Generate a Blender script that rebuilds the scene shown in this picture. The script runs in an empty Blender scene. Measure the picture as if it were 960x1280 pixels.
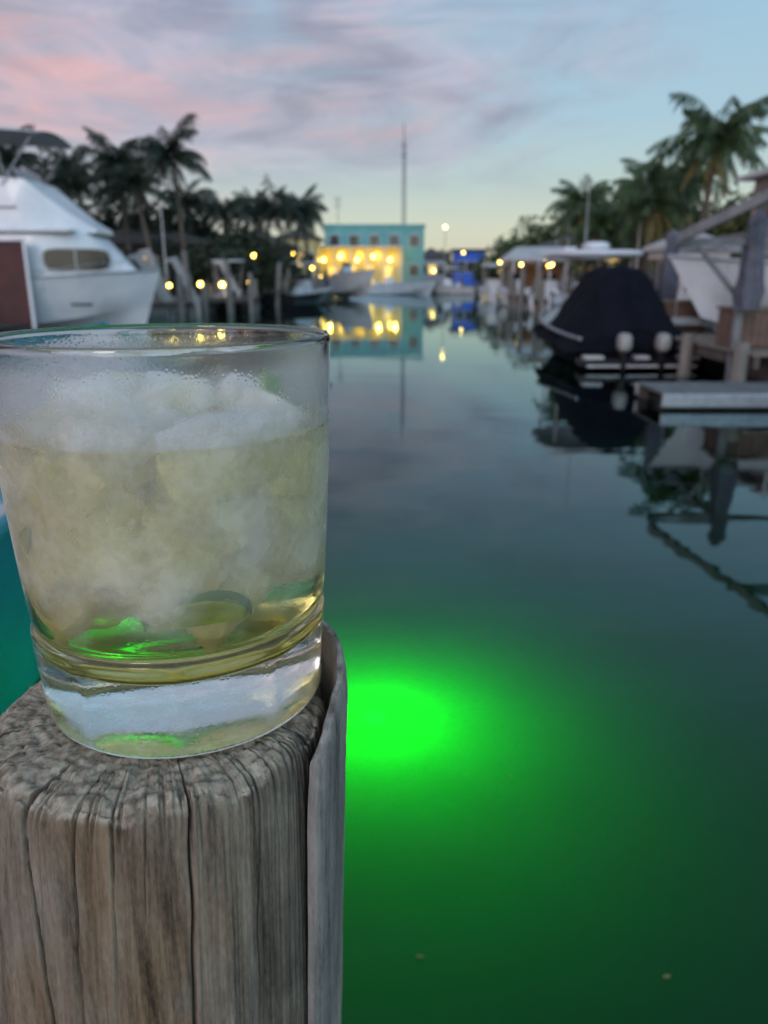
import bpy, bmesh, math, random
from mathutils import Vector, Matrix, noise
random.seed(7)
R=random.Random(11)
sc=bpy.context.scene
sc.view_settings.view_transform='Standard'; sc.view_settings.look='None'; sc.view_settings.exposure=0
rad=math.radians
CAMZ=1.9

# ---------------------------------------------------------------- materials
def nodes(name):
    m=bpy.data.materials.new(name); m.use_nodes=True
    return m,m.node_tree.nodes,m.node_tree.links,m.node_tree.nodes['Principled BSDF']
def pm(name,c1,c2=None,rough=.6,metal=0,scale=5,bump=0,bscale=None,stretch=(1,1,1),emis=None,es=0,coat=0,lo=.35,hi=.65,rvar=.1,spec=.5):
    m,N,L,b=nodes(name)
    b.inputs['Base Color'].default_value=(*c1,1)
    b.inputs['Roughness'].default_value=rough; b.inputs['Metallic'].default_value=metal
    b.inputs['Coat Weight'].default_value=coat; b.inputs['Specular IOR Level'].default_value=spec
    if emis:
        b.inputs['Emission Color'].default_value=(*emis,1); b.inputs['Emission Strength'].default_value=es
    tc=N.new('ShaderNodeTexCoord'); mp=N.new('ShaderNodeMapping'); mp.inputs['Scale'].default_value=stretch
    L.new(tc.outputs['Object'],mp.inputs['Vector'])
    n=N.new('ShaderNodeTexNoise'); n.inputs['Scale'].default_value=scale; n.inputs['Detail'].default_value=7; n.inputs['Roughness'].default_value=.6
    L.new(mp.outputs[0],n.inputs['Vector'])
    if c2:
        r=N.new('ShaderNodeValToRGB'); r.color_ramp.elements[0].position=lo; r.color_ramp.elements[1].position=hi
        r.color_ramp.elements[0].color=(*c1,1); r.color_ramp.elements[1].color=(*c2,1)
        L.new(n.outputs['Fac'],r.inputs['Fac']); L.new(r.outputs[0],b.inputs['Base Color'])
    mr=N.new('ShaderNodeMapRange'); mr.inputs['To Min'].default_value=max(0,rough-rvar); mr.inputs['To Max'].default_value=min(1,rough+rvar)
    L.new(n.outputs['Fac'],mr.inputs['Value']); L.new(mr.outputs[0],b.inputs['Roughness'])
    if bump:
        n2=N.new('ShaderNodeTexNoise'); n2.inputs['Scale'].default_value=bscale or scale*3; n2.inputs['Detail'].default_value=6
        L.new(mp.outputs[0],n2.inputs['Vector'])
        bp=N.new('ShaderNodeBump'); bp.inputs['Strength'].default_value=bump; bp.inputs['Distance'].default_value=.02
        L.new(n2.outputs['Fac'],bp.inputs['Height']); L.new(bp.outputs[0],b.inputs['Normal'])
    return m
GEL=pm('white_gelcoat',(.66,.67,.70),(.54,.56,.60),rough=.3,scale=1.2,coat=.3)
GEL2=pm('offwhite_paint',(.52,.50,.50),(.42,.41,.42),rough=.45,scale=2)
TINT=pm('dark_window',(.012,.014,.018),rough=.08,rvar=.02)
MAROON=pm('maroon_panel',(.065,.010,.010),(.035,.008,.010),rough=.6,scale=2)
METAL=pm('aluminium',(.42,.43,.45),(.3,.31,.33),rough=.4,metal=.7,scale=6)
GREYP=pm('grey_painted_steel',(.20,.21,.22),(.12,.12,.13),rough=.6,scale=3)
LIFTP=pm('pale_lift_arm',(.42,.40,.38),(.30,.29,.28),rough=.6,scale=3)
DOCKW=pm('weathered_dock_wood',(.24,.20,.16),(.13,.11,.09),rough=.85,scale=4,stretch=(1,1,1),bump=.4,bscale=30)
DARKW=pm('dark_piling_wood',(.11,.095,.08),(.06,.05,.045),rough=.9,scale=4,bump=.4)
GREYW=pm('grey_piling_wood',(.24,.22,.20),(.13,.12,.105),rough=.9,scale=4,stretch=(3,3,.5),bump=.4)
BLACKC=pm('black_canvas',(.004,.005,.010),(.008,.009,.016),rough=.95,scale=3,bump=.3,bscale=6,spec=.12)
BLACKP=pm('black_cowl_paint',(.01,.01,.012),rough=.25)
SILVER=pm('silver_cowl_paint',(.36,.36,.34),(.24,.24,.24),rough=.3,scale=3)
BROWN=pm('brown_box_wood',(.17,.105,.08),(.10,.065,.05),rough=.8,scale=3,bump=.3)
CONC=pm('concrete',(.26,.25,.23),(.14,.135,.125),rough=.9,scale=2,bump=.3)
GROUND=pm('ground_gravel_grass',(.11,.10,.075),(.04,.055,.025),rough=.95,scale=.6,bump=.5,bscale=8)
LEAFD=pm('leaf_dark',(.008,.018,.010),(.025,.042,.016),rough=.6,scale=1.3)
LEAFM=pm('leaf_mid',(.02,.045,.014),(.055,.09,.025),rough=.6,scale=1.3)
LEAFY=pm('leaf_yellowish',(.05,.08,.02),(.12,.125,.035),rough=.6,scale=1.5)
FROND=pm('palm_frond_dark',(.010,.022,.014),(.022,.038,.018),rough=.5,scale=2)
FRONDR=pm('palm_frond_green',(.022,.055,.025),(.07,.11,.03),rough=.5,scale=2)
FRONDY=pm('palm_frond_dry',(.22,.17,.05),(.13,.12,.04),rough=.7,scale=2)
TRUNK=pm('palm_trunk',(.13,.105,.08),(.065,.05,.04),rough=.9,scale=3,stretch=(1,1,5),bump=.5)
TEAL=pm('teal_wall',(.15,.37,.36),(.11,.30,.30),rough=.8,scale=.8)
TEALH=pm('teal_hull',(.0,.20,.25),(.0,.14,.18),rough=.35,scale=1.5)
YELW=pm('pale_yellow_wall',(.55,.48,.25),(.45,.40,.20),rough=.8,scale=.8)
ROOFD=pm('dark_shingle',(.05,.047,.045),(.085,.08,.075),rough=.9,scale=6,bump=.4)
ROOFW=pm('white_metal_roof',(.50,.50,.49),(.38,.39,.40),rough=.5,scale=1)
PINKW=pm('pale_stucco',(.34,.26,.23),(.25,.20,.18),rough=.85,scale=1.2,bump=.2)
DHOUSE=pm('dark_siding',(.07,.065,.065),(.04,.04,.045),rough=.85,scale=1)
BLUEL=pm('blue_glow_wall',(.02,.09,.40),(.02,.06,.30),rough=.6,scale=1,emis=(.02,.10,.6),es=.25)  # faint blue lighting put into the wall material itself as emission
BULB=pm('warm_bulb',(1,.8,.4),rough=.4,emis=(1.0,.62,.10),es=18)
BULBF=pm('warm_bulb_far',(1,.8,.4),rough=.4,emis=(1.0,.68,.16),es=22)
WINL=pm('lit_window',(.9,.7,.3),(.7,.5,.15),rough=.5,scale=2,emis=(1.0,.62,.14),es=1.0)
COVER=pm('grey_blue_canvas',(.12,.13,.16),(.075,.08,.105),rough=.9,scale=5,bump=.4,bscale=14,spec=.2)
PLAST=pm('grey_plastic',(.17,.175,.18),(.11,.115,.12),rough=.6,scale=4)
ORANGE=pm('buoy_red',(.35,.05,.03),rough=.5)

# ---------------------------------------------------------------- builders
def root(name,loc=(0,0,0),rz=0):
    e=bpy.data.objects.new(name,None); sc.collection.objects.link(e); e.location=loc; e.rotation_euler=(0,0,rz); e.empty_display_size=.1
    return e
class P:
    def __init__(s): s.v=[]; s.f=[]
    def add(s,vs,fs):
        o=len(s.v); s.v+=[tuple(v) for v in vs]; s.f+=[tuple(i+o for i in f) for f in fs]
    def box(s,c,d,rz=0,top=1.0):
        x,y,z=c; a,b,h=d[0]/2,d[1]/2,d[2]/2; vs=[]
        for sz,k in ((-1,1),(1,top)):
            for sx,sy in ((-1,-1),(1,-1),(1,1),(-1,1)):
                px,py=sx*a*k,sy*b*k
                vs.append((x+px*math.cos(rz)-py*math.sin(rz),y+px*math.sin(rz)+py*math.cos(rz),z+sz*h))
        s.add(vs,[(3,2,1,0),(4,5,6,7),(0,1,5,4),(1,2,6,5),(2,3,7,6),(3,0,4,7)])
    def tube(s,pts,rs,n=10,cap=True):
        pts=[Vector(p) for p in pts]
        if not hasattr(rs,'__len__'): rs=[rs]*len(pts)
        o=len(s.v); m=len(pts)
        for i,p in enumerate(pts):
            d=(pts[min(i+1,m-1)]-pts[max(i-1,0)]).normalized()
            up=Vector((0,0,1)) if abs(d.z)<.9 else Vector((1,0,0))
            a=d.cross(up).normalized(); b=a.cross(d)
            for k in range(n):
                t=2*math.pi*k/n; q=p+rs[i]*(a*math.cos(t)+b*math.sin(t)); s.v.append(tuple(q))
        for i in range(m-1):
            for k in range(n):
                k2=(k+1)%n; s.f.append((o+i*n+k,o+(i+1)*n+k,o+(i+1)*n+k2,o+i*n+k2))
        if cap:
            s.f.append(tuple(o+k for k in range(n))); s.f.append(tuple(o+(m-1)*n+k for k in reversed(range(n))))
    def beam(s,p1,p2,w,h):
        p1=Vector(p1);p2=Vector(p2); d=(p2-p1).normalized()
        up=Vector((0,0,1)) if abs(d.z)<.95 else Vector((0,1,0))
        a=d.cross(up).normalized()*w/2; b=a.cross(d).normalized()*h/2
        vs=[p+sa*a+sb*b for p in (p1,p2) for sa,sb in ((-1,-1),(1,-1),(1,1),(-1,1))]
        s.add(vs,[(3,2,1,0),(4,5,6,7),(0,1,5,4),(1,2,6,5),(2,3,7,6),(3,0,4,7)])
    def loft(s,rows,closed=False,caps=False):
        o=len(s.v); n=len(rows[0])
        for r in rows: s.v+=[tuple(p) for p in r]
        for i in range(len(rows)-1):
            for k in range(n if closed else n-1):
                k2=(k+1)%n; s.f.append((o+i*n+k,o+i*n+k2,o+(i+1)*n+k2,o+(i+1)*n+k))
        if caps:
            s.f.append(tuple(o+k for k in reversed(range(n)))); s.f.append(tuple(o+(len(rows)-1)*n+k for k in range(n)))
    def ball(s,c,r,e=1.0,nu=20,nv=12):
        def pw(x): return math.copysign(abs(x)**e,x)
        rows=[]
        for j in range(nv+1):
            ph=-math.pi/2+math.pi*j/nv
            rows.append([(c[0]+r[0]*pw(math.cos(ph))*pw(math.cos(2*math.pi*k/nu)),c[1]+r[1]*pw(math.cos(ph))*pw(math.sin(2*math.pi*k/nu)),c[2]+r[2]*pw(math.sin(ph))) for k in range(nu)])
        s.loft(rows,closed=True)
    def prism(s,prof,y0,y1):
        n=len(prof); vs=[(x,y0,z) for x,z in prof]+[(x,y1,z) for x,z in prof]
        s.add(vs,[tuple(range(n)),tuple(reversed(range(n,2*n)))]+[(i,i+n,(i+1)%n+n,(i+1)%n) for i in range(n)])
    def make(s,name,mat,parent=None,smooth=False,bevel=0):
        me=bpy.data.meshes.new(name); me.from_pydata(s.v,[],s.f); me.update()
        bm=bmesh.new(); bm.from_mesh(me); bmesh.ops.recalc_face_normals(bm,faces=bm.faces); bm.to_mesh(me); bm.free()
        me.materials.append(mat)
        if smooth:
            me.polygons.foreach_set('use_smooth',[True]*len(me.polygons))
            try: me.set_sharp_from_angle(angle=rad(40))
            except Exception: pass
        o=bpy.data.objects.new(name,me); sc.collection.objects.link(o)
        if parent: o.parent=parent
        if bevel:
            b=o.modifiers.new('bevel','BEVEL'); b.width=bevel; b.segments=2; b.limit_method='ANGLE'
        return o

# ---------------------------------------------------------------- world
w=bpy.data.worlds.new('World'); sc.world=w; w.use_nodes=True
N=w.node_tree.nodes; L=w.node_tree.links; N.clear()
def math_(op,a,b=None,c=None,clamp=False):
    m=N.new('ShaderNodeMath'); m.operation=op; m.use_clamp=clamp
    for i,x in enumerate((a,b,c)):
        if x is None: continue
        if isinstance(x,(int,float)): m.inputs[i].default_value=x
        else: L.new(x,m.inputs[i])
    return m.outputs[0]
tc=N.new('ShaderNodeTexCoord'); sp=N.new('ShaderNodeSeparateXYZ'); L.new(tc.outputs['Generated'],sp.inputs[0])
X,Y,Z=sp.outputs
ramp=N.new('ShaderNodeValToRGB'); L.new(Z,ramp.inputs['Fac'])
els=ramp.color_ramp.elements
data=[(0,(.62,.59,.46)),(.05,(.62,.66,.54)),(.10,(.48,.61,.60)),(.17,(.38,.56,.68)),(.35,(.30,.52,.70)),(.6,(.20,.32,.44)),(1,(.15,.21,.32))]
els[0].position=0; els[0].color=(*data[0][1],1); els[1].position=1; els[1].color=(*data[-1][1],1)
for p,c in data[1:-1]:
    e=els.new(p); e.color=(*c,1)
def wnoise(scale,loc,sc_,rot,det=7,dist=.7,rough=.5):
    mp=N.new('ShaderNodeMapping'); mp.inputs['Scale'].default_value=sc_; mp.inputs['Rotation'].default_value=(0,rad(rot),0); mp.inputs['Location'].default_value=loc
    L.new(tc.outputs['Generated'],mp.inputs['Vector'])
    n=N.new('ShaderNodeTexNoise'); n.inputs['Scale'].default_value=scale; n.inputs['Detail'].default_value=det; n.inputs['Roughness'].default_value=rough; n.inputs['Distortion'].default_value=dist
    L.new(mp.outputs[0],n.inputs['Vector']); return n.outputs['Fac']
n1=wnoise(1.7,(.35,0,.1),(1.5,1.5,5.0),-16,8,.9,.55)
n2=wnoise(2.6,(1.3,0,.6),(1.5,1.5,6.0),-10,5,.6)
n3=wnoise(3.0,(.2,2,1.6),(1.4,1.4,5.0),-30,8,1.6,.6)
m=math_('MULTIPLY_ADD',n1,3.4,-1.0)
m=math_('MULTIPLY_ADD',X,-1.9,m)
hz=N.new('ShaderNodeMapRange'); hz.interpolation_type='SMOOTHSTEP'; hz.inputs['From Min'].default_value=.055; hz.inputs['From Max'].default_value=.17; L.new(Z,hz.inputs['Value'])
leftm=math_('MULTIPLY_ADD',X,-2.2,-.1,clamp=True)
hzz=math_('MAXIMUM',hz.outputs[0],leftm)
up=N.new('ShaderNodeMapRange'); up.inputs['From Min'].default_value=.27; up.inputs['From Max'].default_value=.45; up.inputs['To Min'].default_value=1; up.inputs['To Max'].default_value=.25; L.new(Z,up.inputs['Value'])
m=math_('MULTIPLY',math_('ADD',m,0,clamp=True),hzz,clamp=True)
m=math_('MULTIPLY',m,math_('MULTIPLY',up.outputs[0],.92))
pk=N.new('ShaderNodeValToRGB'); pk.color_ramp.elements[0].position=.40; pk.color_ramp.elements[1].position=.68
pk.color_ramp.elements[0].color=(.34,.35,.49,1); pk.color_ramp.elements[1].color=(.65,.40,.43,1)
e=pk.color_ramp.elements.new(.54); e.color=(.46,.43,.54,1)
L.new(math_('MULTIPLY_ADD',X,-.22,math_('MULTIPLY_ADD',n2,.6,math_('MULTIPLY',n3,.4))),pk.inputs['Fac'])
dk=N.new('ShaderNodeMapRange'); dk.inputs['From Min'].default_value=.35; dk.inputs['From Max'].default_value=.65; dk.inputs['To Min'].default_value=.78; dk.inputs['To Max'].default_value=1.14; L.new(n3,dk.inputs['Value'])
cm_=N.new('ShaderNodeMixRGB'); cm_.blend_type='MULTIPLY'; cm_.inputs['Fac'].default_value=1; L.new(pk.outputs[0],cm_.inputs[1]); L.new(dk.outputs[0],cm_.inputs[2])
mx=N.new('ShaderNodeMixRGB'); L.new(m,mx.inputs['Fac']); L.new(ramp.outputs[0],mx.inputs[1]); L.new(cm_.outputs[0],mx.inputs[2])
back=math_('MULTIPLY_ADD',Y,-1.0,.1,clamp=True)
st=math_('MULTIPLY_ADD',back,2.2,.97)
sky=N.new('ShaderNodeTexSky'); sky.sky_type='NISHITA'; sky.sun_disc=False; sky.sun_elevation=rad(3); sky.sun_rotation=rad(200)
bg=N.new('ShaderNodeBackground'); L.new(mx.outputs[0],bg.inputs['Color']); L.new(st,bg.inputs['Strength'])
bg2=N.new('ShaderNodeBackground'); L.new(sky.outputs[0],bg2.inputs['Color']); bg2.inputs['Strength'].default_value=.02
ad=N.new('ShaderNodeAddShader'); L.new(bg.outputs[0],ad.inputs[0]); L.new(bg2.outputs[0],ad.inputs[1])
ow=N.new('ShaderNodeOutputWorld'); L.new(ad.outputs[0],ow.inputs[0])

sun=bpy.data.lights.new('sun','SUN'); sun.energy=.5; sun.angle=rad(14); sun.color=(1,.84,.74)
so=bpy.data.objects.new('sun',sun); sc.collection.objects.link(so); so.rotation_euler=(rad(68),0,rad(-20)); so.location=(0,-20,10)

# ---------------------------------------------------------------- water, bed, ground
def sheet(name,pts,z,mat):
    p=P(); p.add([(x,y,z) for x,y in pts],[tuple(range(len(pts)))]); return p.make(name,mat)
wm,Nn,Ll,b=nodes('canal_water'); Nn.remove(b); out=Nn['Material Output']
tr=Nn.new('ShaderNodeBsdfTransparent'); tr.inputs['Color'].default_value=(.10,.70,.42,1)
gl=Nn.new('ShaderNodeBsdfGlossy'); gl.inputs['Roughness'].default_value=.018; gl.inputs['Color'].default_value=(.80,.97,1.0,1)
fr=Nn.new('ShaderNodeFresnel'); fr.inputs['IOR'].default_value=1.38
tcw=Nn.new('ShaderNodeTexCoord'); mpw=Nn.new('ShaderNodeMapping'); mpw.inputs['Scale'].default_value=(.5,1,1)
Ll.new(tcw.outputs['Object'],mpw.inputs[0])
nw=Nn.new('ShaderNodeTexNoise'); nw.inputs['Scale'].default_value=1.1; nw.inputs['Detail'].default_value=3; Ll.new(mpw.outputs[0],nw.inputs['Vector'])
bw=Nn.new('ShaderNodeBump'); bw.inputs['Strength'].default_value=.08; bw.inputs['Distance'].default_value=.06
Ll.new(nw.outputs['Fac'],bw.inputs['Height'])
Ll.new(bw.outputs[0],gl.inputs['Normal']); Ll.new(bw.outputs[0],fr.inputs['Normal'])
mw=Nn.new('ShaderNodeMixShader'); Ll.new(fr.outputs[0],mw.inputs[0]); Ll.new(tr.outputs[0],mw.inputs[1]); Ll.new(gl.outputs[0],mw.inputs[2]); Ll.new(mw.outputs[0],out.inputs['Surface'])
B=3000
sheet('water',[(-B,-B),(B,-B),(B,B),(-B,B)],0,wm)
BED=pm('canal_bed_silt',(.012,.050,.060),(.009,.040,.048),rough=1,scale=.5,spec=0)
sheet('canal_bed',[(-B,-B),(B,-B),(B,B),(-B,B)],-1.4,BED)
lb=[(-14,-60),(-14,31),(-11.5,38),(-5.2,76),(-5.2,90)]
rb=[(11.5,90),(10.8,67),(8.8,36),(7.4,14),(7.4,-60)]
GZ=.75
g=P(); edge=lb+rb
outer=[(-B,-60),(-B,31),(-B,38),(-B,76),(-B,B),(B,B),(B,67),(B,36),(B,14),(B,-60)]
g.add([(x,y,GZ) for x,y in edge]+[(x,y,GZ) for x,y in outer],[(i,i+1,11+i,10+i) for i in range(9)])
g.make('ground',GROUND)
s=P()
for (x0,y0),(x1,y1) in zip(edge[:-1],edge[1:]):
    s.beam((x0,y0,-.3),(x1,y1,-.3),.35,2.16)
s.make('seawall',CONC,bevel=.02)

# ---------------------------------------------------------------- underwater light (low puck on the bed)
ul=root('underwater_dock_light',(-.07,5.25,-1.4))
GRB=pm('green_led_lens',(0,.6,.02),rough=.5,emis=(0,1,.003),es=14)
p=P(); p.tube([(0,0,0),(0,0,.03),(0,0,.045)],[.09,.085,.05],20); p.make('lens_puck',GRB,ul,smooth=True)
pl=bpy.data.lights.new('green_lamp','SPOT'); pl.energy=1200; pl.color=(0,1,.0); pl.shadow_soft_size=.1; pl.spot_size=rad(178); pl.spot_blend=.15
po=bpy.data.objects.new('green_lamp',pl); sc.collection.objects.link(po); po.parent=ul; po.location=(0,0,.70)

# ---------------------------------------------------------------- piling (foreground)
PT=1.779
def pile():
    V=[];F=[];C=[]
    na=900; rg=random.Random(3)
    cracks=[(-2.02,.0040,.008,2),(-1.55,.0014,.004,.06),(-1.74,.0022,.005,.10),(-1.16,.0028,.006,.22),(-.78,.0018,.005,.08),(-2.42,.0022,.006,.10),(-.30,.004,.009,.4),(.6,.004,.012,.4),(1.7,.006,.02,.4),(2.6,.004,.015,.5),(-2.75,.004,.009,.5),(-1.36,.0014,.004,.04)]
    for i in range(80): cracks.append((rg.uniform(-3.1,3.1),rg.uniform(.0006,.0016),rg.uniform(.0035,.007),rg.uniform(.006,.025)))
    def groove(th,h):
        g=0
        for i,(a,d,wd,ln) in enumerate(cracks):
            if h>ln: continue
            aa=a+ .07*noise.noise((i*7.3,h*10,0))+.016*noise.noise((i*3.1,h*60,5)) + (2.4*h if i==0 else 0)
            dd=(th-aa+math.pi)%(2*math.pi)-math.pi
            if abs(dd)>wd*3: continue
            g=max(g,d*math.exp(-(dd/wd)**2)*max(0,1-h/ln)**.7)
        return g
    def side(th,h):
        c,s_=math.cos(th),math.sin(th)
        Rr=.0494+ .009*min(1,h/.2)+ .0012*noise.noise((c*2,s_*2,h*3))
        Rr+=.0008*noise.noise((c*7,s_*7,h*8))+.0005*noise.noise((c*22,s_*22,h*12))+.0004*noise.noise((c*60,s_*60,h*16))+.0003*noise.noise((c*130,s_*130,h*30))
        Rr-=.0014*math.exp(-h/.0022)*(1+noise.noise((c*14,s_*14,3)))
        Rr-=groove(th,h)
        return Rr
    def ctr(h):
        k=min(h,.3)
        return (-.0675-.055*k,.2035)
    rings=[]
    rs=[.0005]+[i/50 for i in range(1,50)]+[.988,.996]
    for f in rs:
        row=[]
        for k in range(na):
            th=-math.pi+2*math.pi*k/na
            gr=groove(th,0); r=side(th,0)*f; cx,cy=ctr(0); x=cx+r*math.cos(th); y=cy+r*math.sin(th)
            z=PT-.0012+ .0006*noise.noise((x*220,y*220,0))+.0007*noise.noise((x*600,y*500,4))
            z-=gr*max(0,(f-.66)/.34)**.8
            z-=.0022*max(0,(f-.90)/.10)**2
            z-=.0022*max(0,(f-.62)/.38)*max(0,noise.noise((x*70,y*70,8))+.25)
            q=math.sin(r*1500+3.5*noise.noise((x*90,y*90,9)))
            z-=.0009*max(0,q)**8*(.4+f)
            z-=.0014*max(0,noise.noise((x*150,y*60,20))-.25)*3
            ch=max(0,(-x-.108)/.02)*max(0,(y-.175)/.03); z-=.006*min(1.5,ch)
            row.append((x,y,z)); C.append(min(1,gr/.003)*max(0,(f-.66)/.34)**.6*.8)
        rings.append(row)
    hs=[.0008+.0016*i for i in range(5)]+[.01+.0021*i for i in range(115)]+[.3,.6,1.2,2.2,3.3]
    zedge=[rings[-1][k][2] for k in range(na)]
    for h in hs:
        row=[]
        for k in range(na):
            th=-math.pi+2*math.pi*k/na
            gr=groove(th,h); r=side(th,h); cx,cy=ctr(h)
            z=PT-.0034-h + (zedge[k]-(PT-.0034))*math.exp(-h/.012)
            row.append((cx+r*math.cos(th),cy+r*math.sin(th),z)); C.append(min(1,gr/.0025))
        rings.append(row)
    for r in rings: V+=r
    for i in range(len(rings)-1):
        for k in range(na):
            k2=(k+1)%na; F.append((i*na+k,(i+1)*na+k,(i+1)*na+k2,i*na+k2))
    me=bpy.data.meshes.new('post'); me.from_pydata(V,[],F); me.update()
    at=me.attributes.new('crack','FLOAT','POINT'); at.data.foreach_set('value',C)
    me.polygons.foreach_set('use_smooth',[True]*len(me.polygons))
    return me
def woodmat(name,base,light,dark,top,patch=.9):
    m,N,L,b=nodes(name)
    b.inputs['Roughness'].default_value=.9; b.inputs['Specular IOR Level'].default_value=.15
    tc=N.new('ShaderNodeTexCoord')
    def noi(scale,stretch,det=6,dist=0):
        mp=N.new('ShaderNodeMapping'); mp.inputs['Scale'].default_value=stretch; L.new(tc.outputs['Object'],mp.inputs[0])
        n=N.new('ShaderNodeTexNoise'); n.inputs['Scale'].default_value=scale; n.inputs['Detail'].default_value=det; n.inputs['Distortion'].default_value=dist; n.inputs['Roughness'].default_value=.6
        L.new(mp.outputs[0],n.inputs['Vector']); return n.outputs['Fac']
    grain=noi(330,(1,1,.045),8,.4); med=noi(75,(1,1,.13),6,.8); big=noi(20,(1,1,.45),6,.5); speck=noi(900,(1,1,.35),4)
    r=N.new('ShaderNodeValToRGB'); r.color_ramp.elements[0].position=.35; r.color_ramp.elements[1].position=.66
    r.color_ramp.elements[0].color=(*dark,1); r.color_ramp.elements[1].color=(*light,1); e=r.color_ramp.elements.new(.48); e.color=(*base,1)
    def ma(a,k,c):
        n=N.new('ShaderNodeMath'); n.operation='MULTIPLY_ADD'; L.new(a,n.inputs[0]); n.inputs[1].default_value=k
        if isinstance(c,(int,float)): n.inputs[2].default_value=c
        else: L.new(c,n.inputs[2])
        return n.outputs[0]
    a=ma(grain,.42,ma(med,.38,ma(speck,.20,0)))
    L.new(a,r.inputs['Fac'])
    mx=N.new('ShaderNodeMixRGB'); mx.blend_type='MULTIPLY'; rr=N.new('ShaderNodeValToRGB'); rr.color_ramp.elements[0].position=.36; rr.color_ramp.elements[1].position=.62
    rr.color_ramp.elements[0].color=(.50,.49,.47,1); rr.color_ramp.elements[1].color=(.95,.75,.56,1); e=rr.color_ramp.elements.new(.48); e.color=(1,.96,.90,1)
    L.new(big,rr.inputs['Fac']); mx.inputs['Fac'].default_value=patch; L.new(r.outputs[0],mx.inputs[1]); L.new(rr.outputs[0],mx.inputs[2])
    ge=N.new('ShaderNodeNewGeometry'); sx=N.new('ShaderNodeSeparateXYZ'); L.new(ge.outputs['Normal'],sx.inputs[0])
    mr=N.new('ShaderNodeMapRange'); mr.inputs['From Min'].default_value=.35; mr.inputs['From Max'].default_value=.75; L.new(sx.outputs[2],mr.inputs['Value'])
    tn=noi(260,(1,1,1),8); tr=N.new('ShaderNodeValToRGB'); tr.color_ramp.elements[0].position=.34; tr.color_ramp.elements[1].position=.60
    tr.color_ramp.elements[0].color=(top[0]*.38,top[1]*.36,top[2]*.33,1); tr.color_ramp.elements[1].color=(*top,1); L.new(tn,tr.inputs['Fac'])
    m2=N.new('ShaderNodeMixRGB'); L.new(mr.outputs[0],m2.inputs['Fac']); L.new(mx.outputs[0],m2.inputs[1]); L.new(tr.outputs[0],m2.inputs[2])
    at=N.new('ShaderNodeAttribute'); at.attribute_name='crack'
    m3=N.new('ShaderNodeMixRGB'); L.new(at.outputs['Fac'],m3.inputs['Fac']); L.new(m2.outputs[0],m3.inputs[1]); m3.inputs[2].default_value=(.02,.016,.012,1)
    L.new(m3.outputs[0],b.inputs['Base Color'])
    bp=N.new('ShaderNodeBump'); bp.inputs['Strength'].default_value=.9; bp.inputs['Distance'].default_value=.0012
    L.new(a,bp.inputs['Height']); L.new(bp.outputs[0],b.inputs['Normal'])
    return m
WOOD=woodmat('weathered_post_wood',(.160,.133,.105),(.29,.26,.22),(.04,.034,.028),(.42,.36,.28))
WOOD2=woodmat('silvered_wood',(.25,.235,.215),(.38,.365,.34),(.09,.085,.08),(.38,.36,.33),.5)
pr=root('wooden_piling')
me=pile(); me.materials.append(WOOD); o=bpy.data.objects.new('post',me); sc.collection.objects.link(o); o.parent=pr
p=P(); rows=[]
hs=[0,.0015,.004]+[.008+.004*i for i in range(68)]+[.5,1.0,2,3.3]
for h in hs:
    nA=36
    z0=PT+.0125-h
    cx=-.0675-.055*min(max(h-.012,0),.3); cy=.2035
    def wob(t): return .0006*noise.noise((t*9,h*12,2))+.0003*noise.noise((t*40,h*30,2))
    ro=.0562+.0046*min(1,h/.2); th0,th1=-.46,.95
    th0+=.05*noise.noise((h*14,0,7))
    rnd=.0009*math.exp(-h/.0015)
    outer_=[]; inner_=[]
    for k in range(nA):
        t=th0+(th1-th0)*k/(nA-1)
        top=(-.013*max(0,(.25-t))-.03*max(0,-.2-t) + .0010*noise.noise((t*14,1,1)))*math.exp(-h/.03)
        e_=.0012*math.exp(-((t-th0)/.03)**2)
        outer_.append((cx+(ro+wob(t)-rnd-e_)*math.cos(t),cy+(ro+wob(t)-rnd-e_)*math.sin(t),z0+top))
        inner_.append((cx+(ro-.0034+wob(t+3)+rnd)*math.cos(t),cy+(ro-.0034+wob(t+3)+rnd)*math.sin(t),z0+top))
    rows.append(outer_+inner_[::-1])
p.loft(rows,closed=True,caps=True)
o=p.make('split_slab',WOOD2,pr,smooth=True)

# ---------------------------------------------------------------- whisky glass
GX,GY,GB=-.0600,.2120,1.7782
def lathe(name,prof,parent,n=192,flute=None,mats=None,matf=None):
    V=[];F=[];mi=[]
    for (r,z) in prof:
        for k in range(n):
            th=2*math.pi*k/n
            rr=r-(flute(r,z,th) if flute else 0)
            V.append((rr*math.cos(th),rr*math.sin(th),z))
    for i in range(len(prof)-1):
        for k in range(n):
            k2=(k+1)%n
            a,b_,c,d=i*n+k,i*n+k2,(i+1)*n+k2,(i+1)*n+k
            if prof[i][0]<1e-7: F.append((i*n,c,d))
            elif prof[i+1][0]<1e-7: F.append((a,b_,(i+1)*n))
            else: F.append((a,b_,c,d))
            mi.append(matf(i) if matf else 0)
    me=bpy.data.meshes.new(name); me.from_pydata(V,[],F)
    for mm in mats: me.materials.append(mm)
    me.polygons.foreach_set('material_index',mi)
    me.polygons.foreach_set('use_smooth',[True]*len(me.polygons)); me.update()
    o=bpy.data.objects.new(name,me); sc.collection.objects.link(o); o.parent=parent
    return o
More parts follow.
